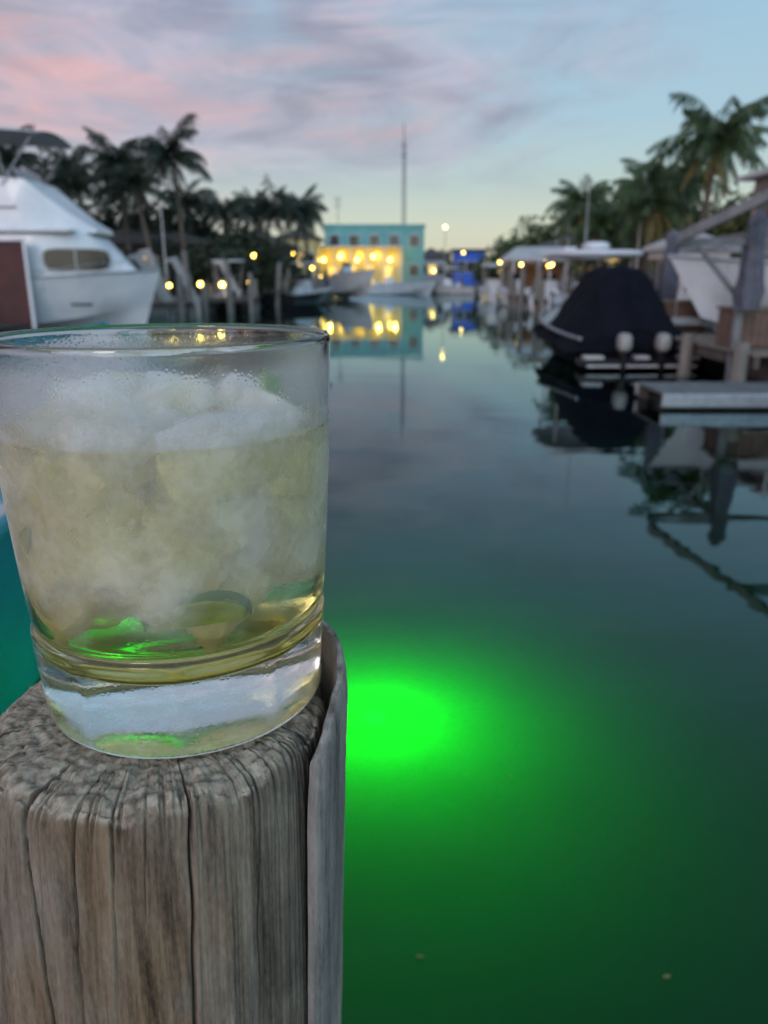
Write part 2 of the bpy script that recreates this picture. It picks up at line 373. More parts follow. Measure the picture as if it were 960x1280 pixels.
def smoothprof(pts,sub=6):
    out=[]
    n=len(pts)
    for i in range(n-1):
        p0=pts[max(i-1,0)];p1=pts[i];p2=pts[i+1];p3=pts[min(i+2,n-1)]
        for j in range(sub):
            t=j/sub
            q=[.5*((2*p1[k])+(-p0[k]+p2[k])*t+(2*p0[k]-5*p1[k]+4*p2[k]-p3[k])*t*t+(-p0[k]+3*p1[k]-3*p2[k]+p3[k])*t**3) for k in (0,1)]
            out.append((max(q[0],0),q[1]))
    out.append(pts[-1]); return out
gp=[(0,.0016),(.015,.0014),(.030,.0009),(.0355,.0002),(.0385,.0006),(.0404,.0030),(.0412,.009),(.0419,.018),(.0424,.0255),(.0421,.0275),(.0409,.0290),(.0412,.0305),(.0421,.033),(.0430,.046),(.0440,.064),(.0448,.084),(.0453,.099),(.0454,.1020),(.0449,.1034),(.0442,.1030),(.0437,.1010),(.0432,.086),(.0424,.066),(.0414,.046),(.0400,.033),(.0382,.0255),(.0345,.0212),(.027,.0193),(.014,.0187),(0,.0186)]
def flute(r,z,th):
    if z<.003 or z>.028 or r<.0385: return 0
    if z>.0186 and r<.0405: return 0
    e=min(1,(z-.003)/.006)*min(1,(.028-z)/.003)
    return .0011*e*abs(math.sin(5*th+.6))**.6
gm,N,L,b=nodes('condensed_glass'); N.remove(b); out=N['Material Output']
tcg=N.new('ShaderNodeTexCoord'); sz=N.new('ShaderNodeSeparateXYZ'); L.new(tcg.outputs['Object'],sz.inputs[0])
def noi(scale,det=4,stretch=(1,1,1)):
    mp=N.new('ShaderNodeMapping'); mp.inputs['Scale'].default_value=stretch; L.new(tcg.outputs['Object'],mp.inputs[0])
    n=N.new('ShaderNodeTexNoise'); n.inputs['Scale'].default_value=scale; n.inputs['Detail'].default_value=det; L.new(mp.outputs[0],n.inputs['Vector']); return n.outputs['Fac']
def MR(v,a,b_,c,d):
    m=N.new('ShaderNodeMapRange'); m.interpolation_type='SMOOTHSTEP'
    for k,x in zip(('From Min','From Max','To Min','To Max'),(a,b_,c,d)): m.inputs[k].default_value=x
    L.new(v,m.inputs['Value']); return m.outputs[0]
def MA(op,a,b_,clamp=False):
    m=N.new('ShaderNodeMath'); m.operation=op; m.use_clamp=clamp
    for i,x in enumerate((a,b_)):
        if isinstance(x,(int,float)): m.inputs[i].default_value=x
        else: L.new(x,m.inputs[i])
    return m.outputs[0]
nb=noi(70,5); nf=noi(420,3); nl=noi(38,3); nv=noi(120,4,(1,1,.25))
zz=MA('ADD',sz.outputs[2],MA('MULTIPLY',MA('SUBTRACT',nb,.5),.030))
fog=MA('MULTIPLY',MR(zz,.098,.082,0,1),MR(zz,.030,.050,.08,1))
fog=MA('MULTIPLY',fog,MR(nl,.35,.62,.62,1.0))
haze=MA('MULTIPLY',MR(zz,.070,.085,0,.55),MR(sz.outputs[2],.1005,.096,0,1))
base=MA('MULTIPLY',MR(sz.outputs[2],.019,.014,0,.40),MR(nv,.35,.6,.4,1.0))
fogall=MA('MAXIMUM',MA('MAXIMUM',fog,haze),base)
rough=MA('MULTIPLY',fogall,.31)
glass=N.new('ShaderNodeBsdfGlass'); glass.inputs['IOR'].default_value=1.48; glass.inputs['Color'].default_value=(.985,.99,.985,1); L.new(rough,glass.inputs['Roughness'])
vor=N.new('ShaderNodeTexVoronoi'); vor.inputs['Scale'].default_value=900; L.new(tcg.outputs['Object'],vor.inputs['Vector'])
drop=MR(vor.outputs['Distance'],.0,.5,1,0)
hgt=MA('ADD',MA('MULTIPLY',drop,MA('ADD',fogall,.10)),MA('MULTIPLY',nf,.2))
bp=N.new('ShaderNodeBump'); bp.inputs['Strength'].default_value=.18; bp.inputs['Distance'].default_value=.0003; L.new(hgt,bp.inputs['Height']); L.new(bp.outputs[0],glass.inputs['Normal'])
df=N.new('ShaderNodeBsdfDiffuse'); df.inputs['Color'].default_value=(.95,.93,.90,1)
tl=N.new('ShaderNodeBsdfTranslucent'); tl.inputs['Color'].default_value=(.95,.93,.90,1)
md=N.new('ShaderNodeMixShader'); md.inputs[0].default_value=.35; L.new(df.outputs[0],md.inputs[1]); L.new(tl.outputs[0],md.inputs[2])
mg=N.new('ShaderNodeMixShader')
fw=MA('MULTIPLY',MA('POWER',fogall,1.4),.48)
fw=MA('MULTIPLY',fw,MR(nf,.3,.7,.85,1.1))
L.new(fw,mg.inputs[0]); L.new(glass.outputs[0],mg.inputs[1]); L.new(md.outputs[0],mg.inputs[2])
L.new(mg.outputs[0],out.inputs['Surface'])
def glassmat(name,ior,col,r=0):
    g2,N2,L2,b2=nodes(name); N2.remove(b2)
    gg=N2.new('ShaderNodeBsdfGlass'); gg.inputs['IOR'].default_value=ior; gg.inputs['Roughness'].default_value=r; gg.inputs['Color'].default_value=(*col,1); L2.new(gg.outputs[0],N2['Material Output'].inputs['Surface'])
    return g2
g2=glassmat('clear_glass',1.48,(.99,.99,.99))
tg=root('tumbler_glass',(GX,GY,GB)); tg.scale=(1,1,1.035)
full=smoothprof(gp,6); split=19*6
LT=.0810
ci=next(i for i in range(split,len(full)) if full[i][1]<LT)
a_,b__=full[ci-1],full[ci]; t_=(a_[1]-LT)/(a_[1]-b__[1]); rl=a_[0]+(b__[0]-a_[0])*t_
body=full[:ci]+[(rl,LT)]
lathe('glass_body',body,tg,flute=flute,mats=[gm,g2],matf=lambda i: 1 if i>split else 0)
wall=[(rl,LT)]+full[ci:]; wall=wall[::-1]
surf=[(rl-.0004,LT-.0006),(rl-.0012,LT-.0009),(rl-.003,LT-.0010),(.02,LT-.001),(0,LT-.001)]
lq=glassmat('drink_against_glass',1.34/1.48,(.985,.94,.58)); lt_=glassmat('drink_surface',1.34,(.98,.96,.80))
lathe('pale_drink',wall+surf,tg,mats=[lq,lt_],matf=lambda i: 1 if i>=len(wall)-1 else 0)
# ice
ic,N3,L3,b3=nodes('cloudy_ice'); N3.remove(b3)
d3=N3.new('ShaderNodeBsdfDiffuse'); t3=N3.new('ShaderNodeBsdfTranslucent'); x3=N3.new('ShaderNodeBsdfTransparent')
n3_=N3.new('ShaderNodeTexNoise'); n3_.inputs['Scale'].default_value=75; n3_.inputs['Detail'].default_value=4
tc3=N3.new('ShaderNodeTexCoord'); L3.new(tc3.outputs['Object'],n3_.inputs['Vector'])
cr=N3.new('ShaderNodeValToRGB'); cr.color_ramp.elements[0].position=.35; cr.color_ramp.elements[1].position=.62
cr.color_ramp.elements[0].color=(.97,.91,.68,1); cr.color_ramp.elements[1].color=(.98,.98,.98,1); L3.new(n3_.outputs['Fac'],cr.inputs['Fac'])
for q in (d3,t3): L3.new(cr.outputs[0],q.inputs['Color'])
m3=N3.new('ShaderNodeMixShader'); m3.inputs[0].default_value=.5; L3.new(d3.outputs[0],m3.inputs[1]); L3.new(t3.outputs[0],m3.inputs[2])
r3=N3.new('ShaderNodeMapRange'); r3.inputs['From Min'].default_value=.62; r3.inputs['From Max'].default_value=.38; r3.inputs['To Min'].default_value=.05; r3.inputs['To Max'].default_value=.45; L3.new(n3_.outputs['Fac'],r3.inputs['Value'])
m4=N3.new('ShaderNodeMixShader'); L3.new(r3.outputs[0],m4.inputs[0]); L3.new(m3.outputs[0],m4.inputs[1]); L3.new(x3.outputs[0],m4.inputs[2])
g3=N3.new('ShaderNodeBsdfGlossy'); g3.inputs['Roughness'].default_value=.25; m5=N3.new('ShaderNodeMixShader'); m5.inputs[0].default_value=.05; L3.new(m4.outputs[0],m5.inputs[1]); L3.new(g3.outputs[0],m5.inputs[2])
L3.new(m5.outputs[0],N3['Material Output'].inputs['Surface'])
def icecube(p,c,s,rng,flat=1.0,lim=.0412):
    bm=bmesh.new(); bmesh.ops.create_cube(bm,size=2); bmesh.ops.subdivide_edges(bm,edges=bm.edges,cuts=7,use_grid_fill=True)
    rot=Matrix.Rotation(rng.uniform(0,6.28),3,Vector((rng.uniform(-1,1),rng.uniform(-1,1),rng.uniform(-1,1))).normalized())
    sd=rng.uniform(0,100); sx=Vector((rng.uniform(.8,1.2),rng.uniform(.75,1.15),rng.uniform(.6,1.0)*flat))
    vs=[]
    for v in bm.verts:
        q=v.co.copy(); l=q.length; m=max(abs(q.x),abs(q.y),abs(q.z)); q=q*(.55+.45/l*m*1.15)
        q*=1+.20*noise.noise(q*1.1+Vector((sd,0,0)))+.07*noise.noise(q*3+Vector((sd,9,0)))
        q=Vector((q.x*sx.x,q.y*sx.y,q.z*sx.z))*s
        q=rot@q+Vector(c)
        rr=math.hypot(q.x,q.y); mr=lim-.0035*max(0,(.07-q.z)/.035)
        if rr>mr: q.x*=mr/rr; q.y*=mr/rr
        q.z=max(q.z,.0215)
        vs.append(q)
    fs=[[v.index for v in f.verts] for f in bm.faces]
    bm.free(); p.add(vs,fs)
rng=random.Random(5)
layers=[(.041,4,.024,.0100),(.051,6,.028,.0112),(.061,7,.029,.0112),(.071,7,.030,.0110),(.0800,7,.029,.0096)]
ip=P()
for z,n,rr,s_ in layers:
    a0=rng.uniform(0,6)
    for k in range(n):
        a=a0+2*math.pi*k/n+rng.uniform(-.2,.2)
        icecube(ip,(rr*math.cos(a),rr*math.sin(a),z+rng.uniform(-.0035,.0030)),s_*rng.uniform(.75,1.08),rng)
    icecube(ip,(rng.uniform(-.008,.008),rng.uniform(-.008,.008),z),s_*.95,rng)
for k in range(7):
    a=rng.uniform(0,6.28); q=rng.uniform(.004,.026); icecube(ip,(q*math.cos(a),q*math.sin(a),.0845+rng.uniform(-.001,.0015)),rng.uniform(.004,.006),rng)
ip.make('ice_cubes',ic,tg,smooth=True)
LIME=pm('lime_flesh',(.25,.36,.06),(.36,.44,.12),rough=.4,scale=200); PEEL=pm('lime_peel',(.05,.17,.015),(.09,.21,.03),rough=.4,scale=300)
def clampv(v):
    r=math.hypot(v.x,v.y); lim=.0400-.0035*max(0,(.07-v.z)/.035)
    if r>lim: v.x*=lim/r; v.y*=lim/r
    return v
for i,(a,r_,z,tilt) in enumerate(((-1.20,.0335,.037,.5),(.35,.028,.0865,.3),(-2.4,.0375,.054,.2),(-1.0,.0385,.064,.2),(-1.95,.0385,.074,.1))):
    p=P(); q=P(); n=14; W=(.012,.0075,.0062,.0050,.0055)[i]
    M=Matrix.Translation((r_*math.cos(a),r_*math.sin(a),z))@Matrix.Rotation(a,4,'Z')@Matrix.Rotation(tilt,4,'Y')@Matrix.Rotation(.5*i,4,'X')
    rows=[];rows2=[]
    for j in range(n+1):
        t=math.pi*j/n; rows.append([clampv(M@Vector((y,W*math.cos(t)*(1-abs(y)/.02),W*.6*math.sin(t)))) for y in (-.0020,0,.0020)])
        rows2.append([clampv(M@Vector((y,W*1.09*math.cos(t),W*.68*math.sin(t)))) for y in (-.0024,.0024)])
    p.loft(rows); p.add([r[0] for r in rows],[tuple(range(n+1))]); p.add([r[2] for r in rows],[tuple(range(n+1))]); q.loft(rows2)
    p.make('lime_wedge_flesh_%d'%i,LIME,tg); q.make('lime_wedge_peel_%d'%i,PEEL,tg)

# ---------------------------------------------------------------- boats
def hullrows(L_,B_,zs,zb,draft,rake,n=28,pw_=2.6):
    rows=[]
    for i in range(n+1):
        t=i/n; k=max(0,(t-.35)/.65)
        b=max(.012,B_/2*(1-k**pw_)*(.92+.08*min(1,t/.3)))
        sh=zs+(zb-zs)*t**1.7; zk=-draft*(1-k**4); zc=.06+sh*.42*k**2.2; bc=b*(.88-.36*k)
        def pt(y,z):
            f=(z-zk)/(sh-zk); return ((t-.5)*L_+rake*k**2*f,y,z)
        zm=(sh+zc)/2; bmid=bc+(b-bc)*(.62-.12*k)
        rows.append([pt(b,sh),pt(bmid,zm),pt(bc,zc),pt(bc*.9,zc-.03),pt(0,zk),pt(-bc*.9,zc-.03),pt(-bc,zc),pt(-bmid,zm),pt(-b,sh)])
    return rows
def hull(rt,L_,B_,zs,zb,mat,draft=.35,rake=.8,pw_=2.6,rail=METAL,deck=GEL2,deckdrop=.06):
    rows=hullrows(L_,B_,zs,zb,draft,rake,pw_=pw_)
    p=P(); p.loft(rows); p.add(rows[0],[tuple(range(9))]); p.make('hull',mat,rt,smooth=True)
    p=P(); p.loft([[Vector(r[0])+Vector((0,-.01,-deckdrop)),Vector((r[0][0],0,r[0][2]-deckdrop+.03)),Vector(r[8])+Vector((0,.01,-deckdrop))] for r in rows]); p.make('deck',deck,rt)
    p=P(); p.tube([r[0] for r in rows]+[r[8] for r in rows[::-1]],.035,8); p.make('rub_rail',rail,rt,smooth=True)
    return rows
def outboard(rt,x,y,z,mat,s=1.0,nm='outboard'):
    p=P(); p.ball((x-.22*s,y,z+.42*s),(.30*s,.19*s,.27*s),e=.7); p.make(nm+'_cowl',mat,rt,smooth=True)
    p=P(); p.box((x-.2*s,y,z-.05*s),(.24*s,.17*s,.5*s),top=1.1); p.box((x-.22*s,y,z-.42*s),(.2*s,.06*s,.4*s)); p.box((x-.28*s,y,z-.3*s),(.42*s,.2*s,.03*s)); p.box((x-.02*s,y,z+.1*s),(.25*s,.22*s,.2*s)); p.make(nm+'_leg',BLACKP,rt,bevel=.02*s)
def console_boat(name,loc,rz,L_=7,B_=2.4,hm=GEL,top=True,n=2,cm=BLACKP,zs=.75,zb=1.15,console=True):
    rt=root(name,loc,rz); hull(rt,L_,B_,zs,zb,hm,rail=METAL if console else hm)
    if console:
        p=P(); p.prism([(-.6,zs-.1),(.5,zs-.1),(.35,zs+.75),(.1,zs+.95),(-.35,zs+.8),(-.6,zs+.3)],-.4,.4); p.box((-1.3,0,zs+.15),(.6,1.0,.5)); p.make('console',GEL,rt,bevel=.04)
        p=P(); p.add([(.12,-.38,zs+.9),(.12,.38,zs+.9),(.34,.38,zs+.7),(.34,-.38,zs+.7)],[(0,1,2,3)]); p.box((.05,0,zs+1.08),(.02,.78,.36)); p.make('windshield',TINT,rt)
    else:
        p=P(); p.box((-.2,0,zs-.02),(.35,B_*.86,.06)); p.box((-1.8,0,zs-.04),(.35,B_*.86,.06)); p.make('bench_seats',hm,rt,bevel=.01)
    if top:
        p=P(); p.ball((-.4,0,zs+1.95),(1.25,.95,.07),e=.5); p.make('hardtop',GEL,rt,smooth=True)
        p=P()
        for sx,sy in ((-1,-1),(-1,1),(1,-1),(1,1)):
            p.tube([(-.35+sx*.55,sy*.55,zs-.05),(-.4+sx*.8,sy*.75,zs+1.93)],.028,8)
        p.make('top_frame',METAL,rt,smooth=True)
    for i in range(n): outboard(rt,-L_/2-.05,(i-(n-1)/2)*.62,.45,cm,nm='outboard_%d'%(i+1))
    if console:
        p=P(); pts=[]
        for t in (0,.25,.5,.75,1): pts.append((L_*.15+t*(L_*.35+.5),-(B_/2-.15)*(1-t**2.4)-.02,zs+.45+.35*t))
        p.tube(pts,.02,6); p.tube([(a,-b_,c) for a,b_,c in pts],.02,6); p.make('bow_rail',METAL,rt,smooth=True)
    return rt

# large sport fishing boat, left
H=rad(0); bt=Vector((-8.05,29.0,0))
sf=root('sport_fishing_boat',(bt.x-math.cos(H)*7.25,bt.y-math.sin(H)*7.25,0),H)
PW=5.2
rows=hull(sf,13,4.3,1.40,2.10,GEL,draft=.5,rake=.75,pw_=PW)
def hw(x):
    t=(x/13)+.5; k=max(0,(t-.35)/.65); return 2.15*(1-k**PW)
def housew(x): return max(min(1.66,hw(x)-.2),.35)
p=P(); rr=[]
xs=[-3,-1,1,3,4,4.6,5.0,5.3,5.6,5.8,6.1,6.4]
def zt(x): return 3.4 if x<5.0 else 3.4-(x-5.0)/1.4*1.35
for x in xs:
    wv=housew(x); zb_=1.3; t_=zt(x)
    rr.append([(x,-wv,zb_),(x,-wv*.97,(zb_+t_)/2+.3*(t_-zb_)/2),(x,-wv*.9,t_-.1),(x,-wv*.8,t_),(x,0,t_+.06),(x,wv*.8,t_),(x,wv*.9,t_-.1),(x,wv*.97,(zb_+t_)/2+.3*(t_-zb_)/2),(x,wv,zb_)])
p.loft(rr,caps=True); p.make('deckhouse',GEL,sf,smooth=True)
for sgn in (-1,1):
    ring=[]
    for k in range(28):
        a=2*math.pi*k/28; cx=4.75+.98*math.copysign(abs(math.cos(a))**.45,math.cos(a)); cz=2.42+.37*math.copysign(abs(math.sin(a))**.5,math.sin(a))
        ring.append((cx,sgn*(housew(cx)*.985+.05),cz))
    # pane as vertical strips that follow the curved side
    p=P(); cols=[]
    for k in range(15):
        cx=3.77+1.96*k/14; u=abs((cx-4.75)/.98); hz_=.37*(1-min(1,u)**4.4)**.27 if u<1 else .02
        yv=sgn*(housew(cx)*.985+.055); cols.append([(cx,yv,2.42-max(.02,hz_)),(cx,yv,2.42),(cx,yv,2.42+max(.02,hz_))])
    p.loft(cols); ring2=[(x,y+sgn*-.12,z) for x,y,z in ring]; p.loft([ring,ring2],closed=True); p.make('side_window',TINT,sf)
    p=P(); p.tube(ring+[ring[0]],.03,6); p.make('window_frame',GEL2,sf)
    p=P(); p.box((4.75,sgn*(housew(4.75)*.985+.06),2.42),(.04,.03,.66)); p.make('window_mullion',GEL2,sf)
p=P(); p.box((-.4,-2.13,1.65),(7.6,.06,2.7)); p.make('maroon_side_panel',MAROON,sf,bevel=.02)  # maroon panel added on the side, stands for the shadowed cockpit interior
p=P(); p.box((-.4,-2.17,3.05),(7.7,.10,.12)); p.box((3.42,-2.17,1.6),(.1,.1,2.9)); p.make('side_panel_frame',GEL,sf,bevel=.02)
p=P(); rr=[]
for x,zt_ in ((-3,4.4),(0,4.7),(2.7,5.05),(3.3,5.0),(4.0,4.4),(4.8,3.8),(5.4,3.45)):
    wv=1.45 if x<3.4 else 1.45-.30*(x-3.4)
    rr.append([(x,-wv-.05,3.3),(x,-wv,(3.3+zt_)/2),(x,-wv*.93,zt_),(x,wv*.93,zt_),(x,wv,(3.3+zt_)/2),(x,wv+.05,3.3)])
p.loft(rr,caps=True); p.make('flybridge',GEL,sf,smooth=True,bevel=.04)
p=P(); p.box((.6,0,3.36),(8.4,3.5,.12)); p.make('roof_overhang',GEL,sf,bevel=.04)
p=P(); p.box((.2,-1.50,4.1),(5.6,.04,.05)); p.make('flybridge_stripe',GREYP,sf)
p=P(); p.add([(3.05,-1.25,5.06),(3.05,1.25,5.06),(2.65,1.15,5.45),(2.65,-1.15,5.45)],[(0,1,2,3)]); p.make('bridge_windscreen',TINT,sf)
p=P(); p.ball((1.5,0,5.0),(.35,.3,.35),e=.6); p.ball((.3,-.7,4.9),(.3,.3,.5),e=.6); p.make('helm_seats',GEL2,sf,smooth=True)
p=P(); rr=[]
for x in [-3+i*.70 for i in range(11)]:
    rr.append([(x,-1.6+.2*j,6.45+.28*math.cos((-1.6+.2*j)/1.6*1.3)-.045*((x-.0)/2)**2) for j in range(17)])
rr2=[[(x,y,z-.05) for x,y,z in r] for r in rr]
p.loft(rr); p.loft(rr2); p.make('bimini_top',GEL2,sf,smooth=True)
p=P()
for sy in (-1.45,1.45):
    p.tube([(-2.8,sy,4.3),(-2.6,sy,6.4)],.03,8); p.tube([(2.6,sy,4.8),(3.8,sy*1.0,6.3)],.03,8); p.tube([(1.4,sy,4.6),(1.3,sy,6.5)],.03,8); p.tube([(3.1,sy,4.9),(1.6,sy,6.5)],.02,8)
    p.tube([(.2,sy*1.2,3.3),(-2,sy*2.0,9.2)],[.03,.01],6)
p.make('frame_and_outriggers',METAL,sf,smooth=True)
p=P(); pts=[]
for t in [i/8 for i in range(9)]:
    x=2.6+t*4.3; pts.append((x+.3*t,-(hw(min(x,6.45))-.05) ,1.65+.65*t**1.0+.25))
for q in pts[::2]: p.tube([(q[0],q[1],q[2]-.65),q],.012,6)
for q in pts[::2]: p.tube([(q[0],-q[1],q[2]-.65),(q[0],-q[1],q[2])],.012,6)
p.tube(pts,.014,6); p.tube([(a,-b_,c) for a,b_,c in pts],.014,6); p.make('bow_rail',METAL,sf,smooth=True)
p=P(); p.box((4.9,-1.62,.95),(.8,.04,.08),-.2); p.make('hull_lettering',TINT,sf)

# covered boat, right (stern toward viewer)
cb=root('covered_boat',(5.30,19.9,0),rad(91))
hull(cb,6.6,2.6,.62,1.1,BLACKC,draft=.3,rake=.5)
p=P(); p.box((-3.45,0,.16),(.5,2.5,.16)); p.make('swim_platform',BLACKP,cb,bevel=.03)
p=P(); p.box((-3.6,-1.0,.27),(.3,.40,.07)); p.box((-3.6,1.0,.27),(.3,.40,.07)); p.box((-3.6,0,.27),(.3,.3,.07)); p.box((-3.73,0,.10),(.05,2.3,.05)); p.make('platform_pads',GEL2,cb,bevel=.015)
outboard(cb,-3.55,-.40,.28,SILVER,.72,'outboard_1'); outboard(cb,-3.55,.40,.28,SILVER,.72,'outboard_2')
p=P(); rr=[]
for i in range(41):
    t=i/40; x=-3.4+t*6.6
    pk_=.75+1.36*math.exp(-((x+1.4)/1.9)**4) if x>-1.4 else .75+1.36*(math.exp(-((x+1.4)/1.55)**4))
    k=max(0,(t-.45)/.55); b_=1.36*(1-k**2.8)+.03
    row=[]
    for j in range(61):
        u=-1+2*j/60; a=abs(u)
        base_=.36+.35*k+.05*math.sin(u*16+x*2)
        if a<.28: z=pk_-.06*(a/.28)**2; y=math.copysign(a/.28*.40,u)
        else:
            q=(a-.28)/.72; y=math.copysign(.40+(b_-.40)*(q**.80),u); z=base_+(pk_-.06-base_)*(1-q)**1.15
        y*=1+.07*noise.noise((u*7,x*2.3,0)); z+=.06*noise.noise((u*5,x*2.0,4))+.05*noise.noise((u*16,x*3,4))
        row.append((x+.06*noise.noise((u*9,z*2,1))+.03*math.sin(u*24),y,z))
    rr.append(row)
p.loft(rr); p.add(rr[0],[tuple(range(61))]); p.make('canvas_cover',BLACKC,cb,smooth=True)
p=P(); p.ball((.9,0,2.42),(1.5,1.12,.10),e=.5); p.ball((.4,0,2.60),(.33,.33,.12),e=.8); p.box((1.2,.5,2.55),(.5,.3,.12)); p.make('hardtop',GEL,cb,smooth=True)
p=P()
for sy in (-.8,.8):
    p.tube([(.1,sy,1.0),(.0,sy,2.4)],.03,8); p.tube([(1.6,sy,1.0),(1.9,sy,2.4)],.03,8)
p.tube([(-.1,.4,2.5),(-.15,.42,4.2)],[.02,.008],6); p.make('top_frame',METAL,cb,smooth=True)

console_boat('moored_boat',(9.1,44,0),rad(80),6.5,2.3,n=1)
console_boat('moored_boat',(8.6,52,0),rad(100),6,2.2,n=1,top=False)
console_boat('moored_boat',(8.2,60,0),rad(95),6,2.2,n=2)
console_boat('moored_boat',(9.6,72,0),rad(85),7,2.4,n=2)
console_boat('moored_boat',(7.6,30,0),rad(95),6,2.2,n=1,top=False,hm=GEL2)
console_boat('moored_boat',(-5.4,54,0),rad(70),8,2.8,n=3,cm=BLACKP,hm=TINT)
console_boat('moored_boat',(-9.2,47,0),rad(110),7,2.4,n=2,hm=TINT)
console_boat('moored_boat',(.6,84,0),rad(5),8.5,2.7,n=2,top=False,zs=.9,zb=1.5)
console_boat('moored_boat',(6.8,86,0),rad(160),6.5,2.4,n=1,hm=GEL2)
console_boat('moored_boat',(-3.2,68,.5),rad(-55),7,2.7,n=2,top=False,zs=1.2,zb=1.9)
console_boat('teal_skiff',(-2.84,5.2,0),rad(96),6.6,2.3,hm=TEALH,top=False,n=1,zs=.95,zb=1.35,console=False)

# ---------------------------------------------------------------- docks
def dock(name,x0,x1,y0,y1,z,piles=True,mat=DOCKW,rz=0,loc=None,ph=.9,step=2.4,pm_=GREYW):
    cx,cy=(x0+x1)/2,(y0+y1)/2; rt=root(name,(cx,cy,0),rz); wx,wy=x1-x0,y1-y0
    p=P(); n=max(1,int(wy/.16)) if wy>=wx else max(1,int(wx/.16))
    for i in range(n):
        dz=R.uniform(-.004,.004)
        if wy>=wx: p.box((R.uniform(-.015,.015),-wy/2+(i+.5)*wy/n,z-.02+dz),(wx,wy/n-.012,.04))
        else: p.box((-wx/2+(i+.5)*wx/n,R.uniform(-.015,.015),z-.02+dz),(wx/n-.012,wy,.04))
    p.make('planks',mat,rt)
    p=P()
    for s_ in (-1,1):
        if wy>=wx: p.box((s_*(wx/2-.1),0,z-.15),(.08,wy-.05,.2))
        else: p.box((0,s_*(wy/2-.1),z-.15),(wx-.05,.08,.2))
    p.make('stringers',DARKW,rt)
    if piles:
        p=P(); m_=max(2,int(max(wx,wy)/step)+1)
        for i in range(m_):
            for s_ in (-1,1):
                t=-.5+i/(m_-1)
                x,y=(s_*(wx/2+.12),t*(wy-.4)) if wy>=wx else (t*(wx-.4),s_*(wy/2+.12))
                p.tube([(x,y,-1.5),(x+.02,y,z+ph*R.uniform(.4,1.0))],[.15,.12],10)
        p.make('pilings',pm_,rt,smooth=True)
    return rt
dock('boardwalk_dock',6.1,7.7,12.9,30,.66,ph=.25)
dock('floating_dock',4.1,7.8,11.3,12.5,.26,piles=False,mat=PLAST)
p_=bpy.data.objects['floating_dock']
p=P(); p.box((0,-.62,.14),(3.72,.05,.20)); p.box((0,.62,.14),(3.72,.05,.20)); p.make('float_frame',METAL,p_,bevel=.02)
p=P(); p.box((0,0,.04),(3.4,1.0,.16)); p.make('float_drums',BLACKP,p_,bevel=.02)
p=P(); p.tube([(1.1,.5,.1),(1.1,.5,1.35)],.045,8);p.tube([(.6,.5,.1),(.6,.5,1.35)],.045,8); p.tube([(.6,.5,1.3),(1.1,.5,1.3)],.03,8); p.tube([(.6,.5,.8),(1.1,.5,.8)],.03,8); p.make('ladder',METAL,p_,smooth=True)
dock('finger_dock',-14.5,-8.6,34.5,36.0,.8,ph=1.6)
dock('finger_dock',-12,-6.8,42,43.3,.8,ph=1.4)
dock('finger_dock',-10.5,-6.0,50.5,51.8,.8,ph=1.6)
dock('finger_dock',-8,-4.2,61,62.2,.8,ph=1.6,pm_=DARKW)
dock('finger_dock',7.4,11,38.5,39.7,.8,ph=1.2)
dock('finger_dock',7.6,11,48,49.2,.8,ph=1.2)
dock('finger_dock',8.6,11,56,57,.8,ph=1.2)
dock('finger_dock',8.9,12,64.5,65.5,.8,ph=1.2)
dock('end_dock',-5,11.5,88,89.6,.8,ph=.9)
def dock_box(loc,d,rz=0):
    rt=root('dock_storage_box',loc,rz)
    p=P(); p.box((0,0,d[2]/2),d)
    p.make('body',BROWN,rt,bevel=.015)
    p=P()
    for i in range(int(d[0]/.14)):
        p.box((-d[0]/2+.07+i*.14,-d[1]/2-.012,d[2]/2),(.125,.02,d[2]-.06))
    p.make('front_boards',BROWN,rt,bevel=.004)
    p=P(); p.box((0,0,d[2]+.03),(d[0]+.08,d[1]+.08,.05)); p.make('lid',DOCKW,rt,bevel=.01)
dock_box((7.0,14.4,.67),(1.5,.8,.64)); dock_box((6.75,18.2,.67),(1.0,.7,.65),.1)
for x,y,lx,h in ((-9.55,35.6,-1.35,2.5),(-8.75,37.4,-1.0,2.4),(-8.0,44.5,-1.0,2.4),(-6.6,53.0,-.8,2.5),(-10.4,38.6,-.9,2.8)):
    u=root('lift_davit',(x,y,0)); p=P()
    p.beam((0,0,-1.4),(0,0,.9),.20,.20); p.beam((0,0,.6),(lx,0,h+.3),.24,.30); p.beam((lx,0,h+.25),(lx-.35,0,h+.15),.16,.16)
    p.tube([(lx-.3,0,h+.1),(lx-.3,0,1.0)],.012,6); p.make('arm_and_post',LIFTP,u,bevel=.02)
